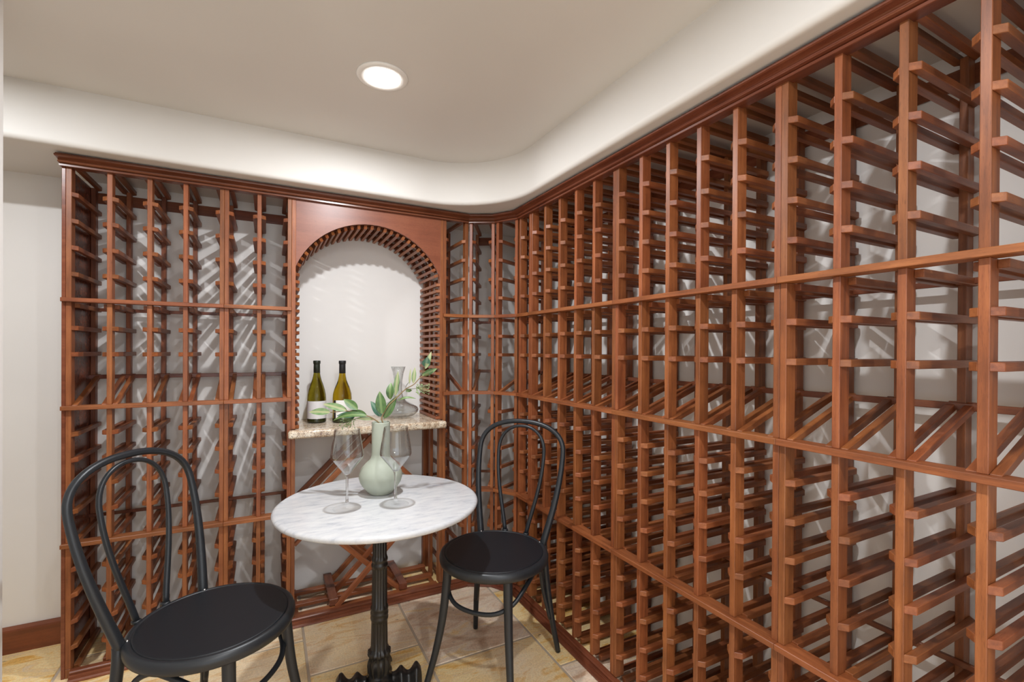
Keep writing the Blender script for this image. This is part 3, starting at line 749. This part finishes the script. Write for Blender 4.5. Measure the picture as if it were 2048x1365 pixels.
# greenery
LEAVES = [([0.38, 1.785, 0.983], [0.375, 1.805, 1.067], 0.03, 0), ([0.38, 1.797, 0.972], [0.341, 1.8, 1.032], 0.0225, 1), ([0.388, 1.792, 0.964], [0.436, 1.785, 1.049], 0.0244, 0), ([0.412, 1.791, 1.035], [0.418, 1.806, 1.099], 0.0225, 0), ([0.429, 1.782, 1.049], [0.442, 1.793, 1.143], 0.0169, 2), ([0.441, 1.777, 1.055], [0.444, 1.758, 1.122], 0.0066, 3), ([0.437, 1.779, 1.031], [0.504, 1.76, 1.037], 0.0094, 0), ([0.466, 1.775, 1.075], [0.476, 1.753, 1.104], 0.0066, 3), ([0.479, 1.768, 1.093], [0.487, 1.781, 1.153], 0.0066, 2), ([0.492, 1.761, 1.096], [0.502, 1.774, 1.158], 0.0131, 2), ([0.525, 1.755, 1.127], [0.581, 1.743, 1.153], 0.0169, 0), ([0.536, 1.75, 1.159], [0.539, 1.732, 1.199], 0.0244, 1), ([0.533, 1.74, 1.152], [0.558, 1.745, 1.219], 0.015, 2), ([0.466, 1.775, 1.067], [0.492, 1.778, 1.069], 0.0113, 0), ([0.205, 1.843, 0.992], [0.136, 1.896, 0.991], 0.0225, 2), ([0.262, 1.824, 0.997], [0.183, 1.883, 1.02], 0.0225, 2), ([0.296, 1.807, 1.001], [0.252, 1.847, 1.038], 0.0244, 0), ([0.323, 1.77, 0.982], [0.214, 1.843, 0.961], 0.0225, 0), ([0.327, 1.791, 0.978], [0.271, 1.836, 0.995], 0.0207, 0), ([0.297, 1.817, 0.983], [0.226, 1.837, 0.979], 0.0188, 1), ([0.289, 1.832, 0.976], [0.261, 1.83, 0.967], 0.015, 1), ([0.355, 1.798, 0.963], [0.296, 1.846, 0.963], 0.0094, 2)]
STEMS = [[[0.378, 1.798, 0.83], [0.378, 1.798, 0.907], [0.384, 1.783, 0.943], [0.379, 1.786, 0.965], [0.388, 1.787, 0.987], [0.406, 1.783, 1.017], [0.43, 1.782, 1.039], [0.466, 1.775, 1.074], [0.494, 1.76, 1.093], [0.519, 1.759, 1.118], [0.548, 1.743, 1.133]], [[0.521, 1.758, 1.126], [0.533, 1.751, 1.153], [0.538, 1.749, 1.162]], [[0.375, 1.812, 0.83], [0.379, 1.803, 0.911], [0.377, 1.787, 0.941], [0.352, 1.788, 0.965], [0.327, 1.791, 0.979], [0.295, 1.807, 0.988], [0.262, 1.824, 0.996], [0.205, 1.843, 0.992]], [[0.466, 1.775, 1.074], [0.49, 1.762, 1.076], [0.509, 1.741, 1.079]], [[0.327, 1.791, 0.979], [0.29, 1.809, 0.968], [0.271, 1.82, 0.96]]]
sp1 = root('leafy_sprig', (0.378, 1.798, 0.84), 'faux leafy sprig in the vase rising to the upper right', 'plant', 'two leafy sprigs in the sage vase')
sp2 = root('leafy_sprig', (0.375, 1.812, 0.84), 'faux leafy sprig in the vase arching low to the left', 'plant', 'two leafy sprigs in the sage vase')
for i, s in enumerate(STEMS):
    pr = sp1 if i in (0, 1, 3) else sp2
    r0 = (0.0030, 0.0016) if i in (0, 2) else (0.0014, 0.0008)
    put('stem', tube(catmull(s, 5), list(r0), STEM if i in (0, 2) else STEMD, n=8), None, pr)
def leafmesh(Ln, W, mat, bow):
    vs = []; fs = []; n = 12
    for i in range(n + 1):
        s = i / n; wdt = W / 2 * (math.sin(math.pi * s ** 0.8) ** 0.85 if 0 < s < 1 else 0.02)
        x = Ln * s; zc = bow * math.sin(math.pi * s)
        for j, (f, lift) in enumerate(((-1, 0.22), (-0.5, 0.07), (0, 0), (0.5, 0.07), (1, 0.22))):
            vs.append((x, f * wdt, zc + lift * wdt))
    for i in range(n):
        for j in range(4): o = i * 5 + j; fs.append((o, o + 5, o + 6, o + 1))
    return mesh('leaf', vs, fs, mat, True)
for i, (a, b_, W, c) in enumerate(LEAVES):
    a = Vector(a); b_ = Vector(b_); d = b_ - a
    view = (Vector((0, 0, CAMH)) - (a + b_) / 2).normalized()
    up = (view * 1.0 + Vector((0, 0, 0.25)) + Vector((random.uniform(-.2, .2), 0, random.uniform(-.1, .2)))).normalized()
    if c == 3: up = (view.cross(d.normalized()) + view * 0.35).normalized()
    bow = {3: 0.012, 6: 0.012, 17: 0.016, 15: 0.004}.get(i, 0.003)
    if i in (6, 17): up = (Vector((0, 0, 1)) + view * 0.9).normalized()
    put('leaf', leafmesh(d.length, W * (1.3 if c != 3 else 1.0), LEAFS[c], bow), frm(a, d, up), sp1 if i < 14 else sp2)
random.seed(11)
for ctr, pr, nb in ((Vector((0.521, 1.735, 1.077)), sp1, 26), (Vector((0.261, 1.825, 0.955)), sp2, 30)):
    bm = bmesh.new()
    st = ctr + Vector((-0.020, 0.01, 0.004)) if pr is sp1 else ctr + Vector((0.022, 0, 0.012))
    for k in range(nb):
        p = ctr + Vector((random.uniform(-.026, .030), random.uniform(-.015, .015), random.uniform(-.022, .018)))
        dd = (p - st); q = frm(st, dd); ln = dd.length
        bmesh.ops.create_cone(bm, segments=4, radius1=0.0006, radius2=0.0004, depth=ln, matrix=q @ Matrix.Translation((ln / 2, 0, 0)) @ Matrix.Rotation(math.pi / 2, 4, 'Y'), cap_ends=False)
        bmesh.ops.create_icosphere(bm, subdivisions=1, radius=random.uniform(0.0020, 0.0034), matrix=Matrix.Translation(p))
    me = bpy.data.meshes.new('bud_cluster'); bm.to_mesh(me); bm.free(); me.materials.append(BERRY)
    o = put('bud_cluster', me, None, pr); o['kind'] = 'stuff'

# ------------------------------------------------------------------ bentwood style chairs
def chair(label, x, y, adeg):
    M = Matrix.Translation((x, y, 0)) @ Matrix.Rotation(math.radians(adeg - 90), 4, 'Z')
    t = root('bistro_chair', (x, y, 0), label, 'chair', 'black bentwood style bistro chairs', M)
    SR = 0.2075
    rim = [(0.150, 0.426), (SR - 0.012, 0.424), (SR - 0.003, 0.428), (SR, 0.436), (SR + 0.0005, 0.446), (SR - 0.003, 0.455), (SR - 0.009, 0.4595), (SR - 0.016, 0.4600), (SR - 0.0175, 0.4585), (SR - 0.019, 0.4575), (0.150, 0.4565)]
    put('seat', lathe(rim, BLACKM, 96), M, t)
    pad = [(0.0001, 0.432), (SR - 0.0205, 0.432), (SR - 0.0205, 0.4588), (SR - 0.0230, 0.4598), (SR - 0.030, 0.4596), (0.13, 0.4585), (0.10, 0.4578), (0.06, 0.4573), (0.02, 0.4571), (0.0001, 0.4571)]
    put('seat_panel', lathe(pad, BLACKS, 96), M, t)
    b0, lean, w0, wm, zm, zt, e, e2 = HOOP
    pts = []
    n = 14
    for k in range(n + 1):
        tt = k / n; pts.append((w0 + (wm - w0) * math.sin(tt * math.pi / 2), 0.455 + (zm - 0.455) * tt))
    for k in range(1, n + 1):
        a = math.pi / 2 * k / n; pts.append((wm * max(math.cos(a), 0) ** e, zm + (zt - zm) * math.sin(a) ** e2))
    full = [(s, z) for s, z in pts] + [(-s, z) for s, z in reversed(pts[:-1])]
    P3d = [Vector((s, b0 + lean * (z - 0.46), z)) for s, z in full]
    leg_lo = lambda sg: [Vector((sg * (w0 + 0.006), b0 - 0.004, 0.40)), Vector((sg * (w0 + 0.016), b0 + 0.004, 0.28)), Vector((sg * (w0 + 0.032), b0 + 0.020, 0.14)), Vector((sg * 0.191, 0.204, 0.003))]
    m = len(P3d)
    rad = []
    for k in range(m):
        s = min(k, m - 1 - k) / 14.0
        rad.append(0.0142 - 0.0038 * min(1, s))
    put('backrest_hoop', tube([P3d[0] - Vector((0, 0, 0.02))] + P3d + [P3d[-1] - Vector((0, 0, 0.02))], [rad[0]] + rad + [rad[-1]], BLACKM, n=16), M, t)
    # inner hoop
    pi_ = []
    iw0, iwm, izm, izt = HOOPI
    for k in range(n + 1):
        tt = k / n; pi_.append((iw0 + (iwm - iw0) * math.sin(tt * math.pi / 2) ** 1.2, 0.455 + (izm - 0.455) * tt))
    for k in range(1, n + 1):
        a = math.pi / 2 * k / n; pi_.append((iwm * max(math.cos(a), 0) ** 0.9, izm + (izt - izm) * math.sin(a) ** 0.9))
    fi = pi_ + [(-s, z) for s, z in reversed(pi_[:-1])]
    bi0 = 0.200
    li = (b0 + lean * (izt - 0.46) - bi0) / (izt - 0.46)
    Pi = [Vector((s, bi0 + li * (z - 0.46) , z)) for s, z in fi]
    put('inner_hoop', tube(Pi, [0.0088, 0.0072, 0.0066, 0.0072, 0.0088], BLACKM, n=14), M, t)
    for s in (iw0, -iw0):
        put('bracket', lathe([(0.0001, 0.4555), (0.0125, 0.4555), (0.0125, 0.4615), (0.0095, 0.4640), (0.0001, 0.4640)], BLACKM, 20), M @ Matrix.Translation((s, bi0 + 0.001, 0)), t)
    for sg in (1, -1):
        put('leg', tube(catmull([Vector((sg * w0, b0, 0.45))] + leg_lo(sg), 6), [0.0142, 0.0142, 0.0130, 0.0115, 0.0100], BLACKM, n=16), M, t)
        fl = [Vector((sg * 0.122, -0.136, 0.432)), Vector((sg * 0.125, -0.140, 0.36)), Vector((sg * 0.134, -0.152, 0.24)), Vector((sg * 0.150, -0.174, 0.12)), Vector((sg * 0.172, -0.204, 0.003))]
        put('leg', tube(catmull(fl, 6), [0.0165, 0.0160, 0.0145, 0.0125, 0.0105], BLACKM, n=16), M, t)
        put('screw', lathe([(0.0001, 0), (0.004, 0), (0.004, 0.003), (0.0001, 0.0045)], CHROME, 12), M @ Matrix.Translation((sg * (w0 - 0.010), b0 - 0.015, 0.4590)) @ Matrix.Rotation(math.radians(35), 4, 'X'), t)
    br = [(0.168, 0.168, 0.15), (0.150, 0.140, 0.27), (0.148, 0.110, 0.36), (0.158, 0.050, 0.402), (0.162, 0.0, 0.400), (0.155, -0.060, 0.375), (0.132, -0.115, 0.335), (0.080, -0.152, 0.308)]
    full = [Vector(p) for p in br] + [Vector((0, -0.162, 0.300))] + [Vector((-p[0], p[1], p[2])) for p in reversed(br)]
    put('brace_hoop', tube(catmull(full, 5), 0.0078, BLACKM, n=12), M, t)
    return t
HOOP = (0.158, 0.26, 0.142, 0.193, 0.790, 0.916, 0.9, 0.80)
HOOPI = (0.048, 0.106, 0.785, 0.896)
chair('black metal bistro chair in the left foreground, its feet cut off by the frame bottom', -0.1315, 1.574, 146.0)
chair('black metal bistro chair right of the marble table, backed towards the wine racks', 0.771, 1.621, 38.0)
print('OBJECTS', len(bpy.data.objects))
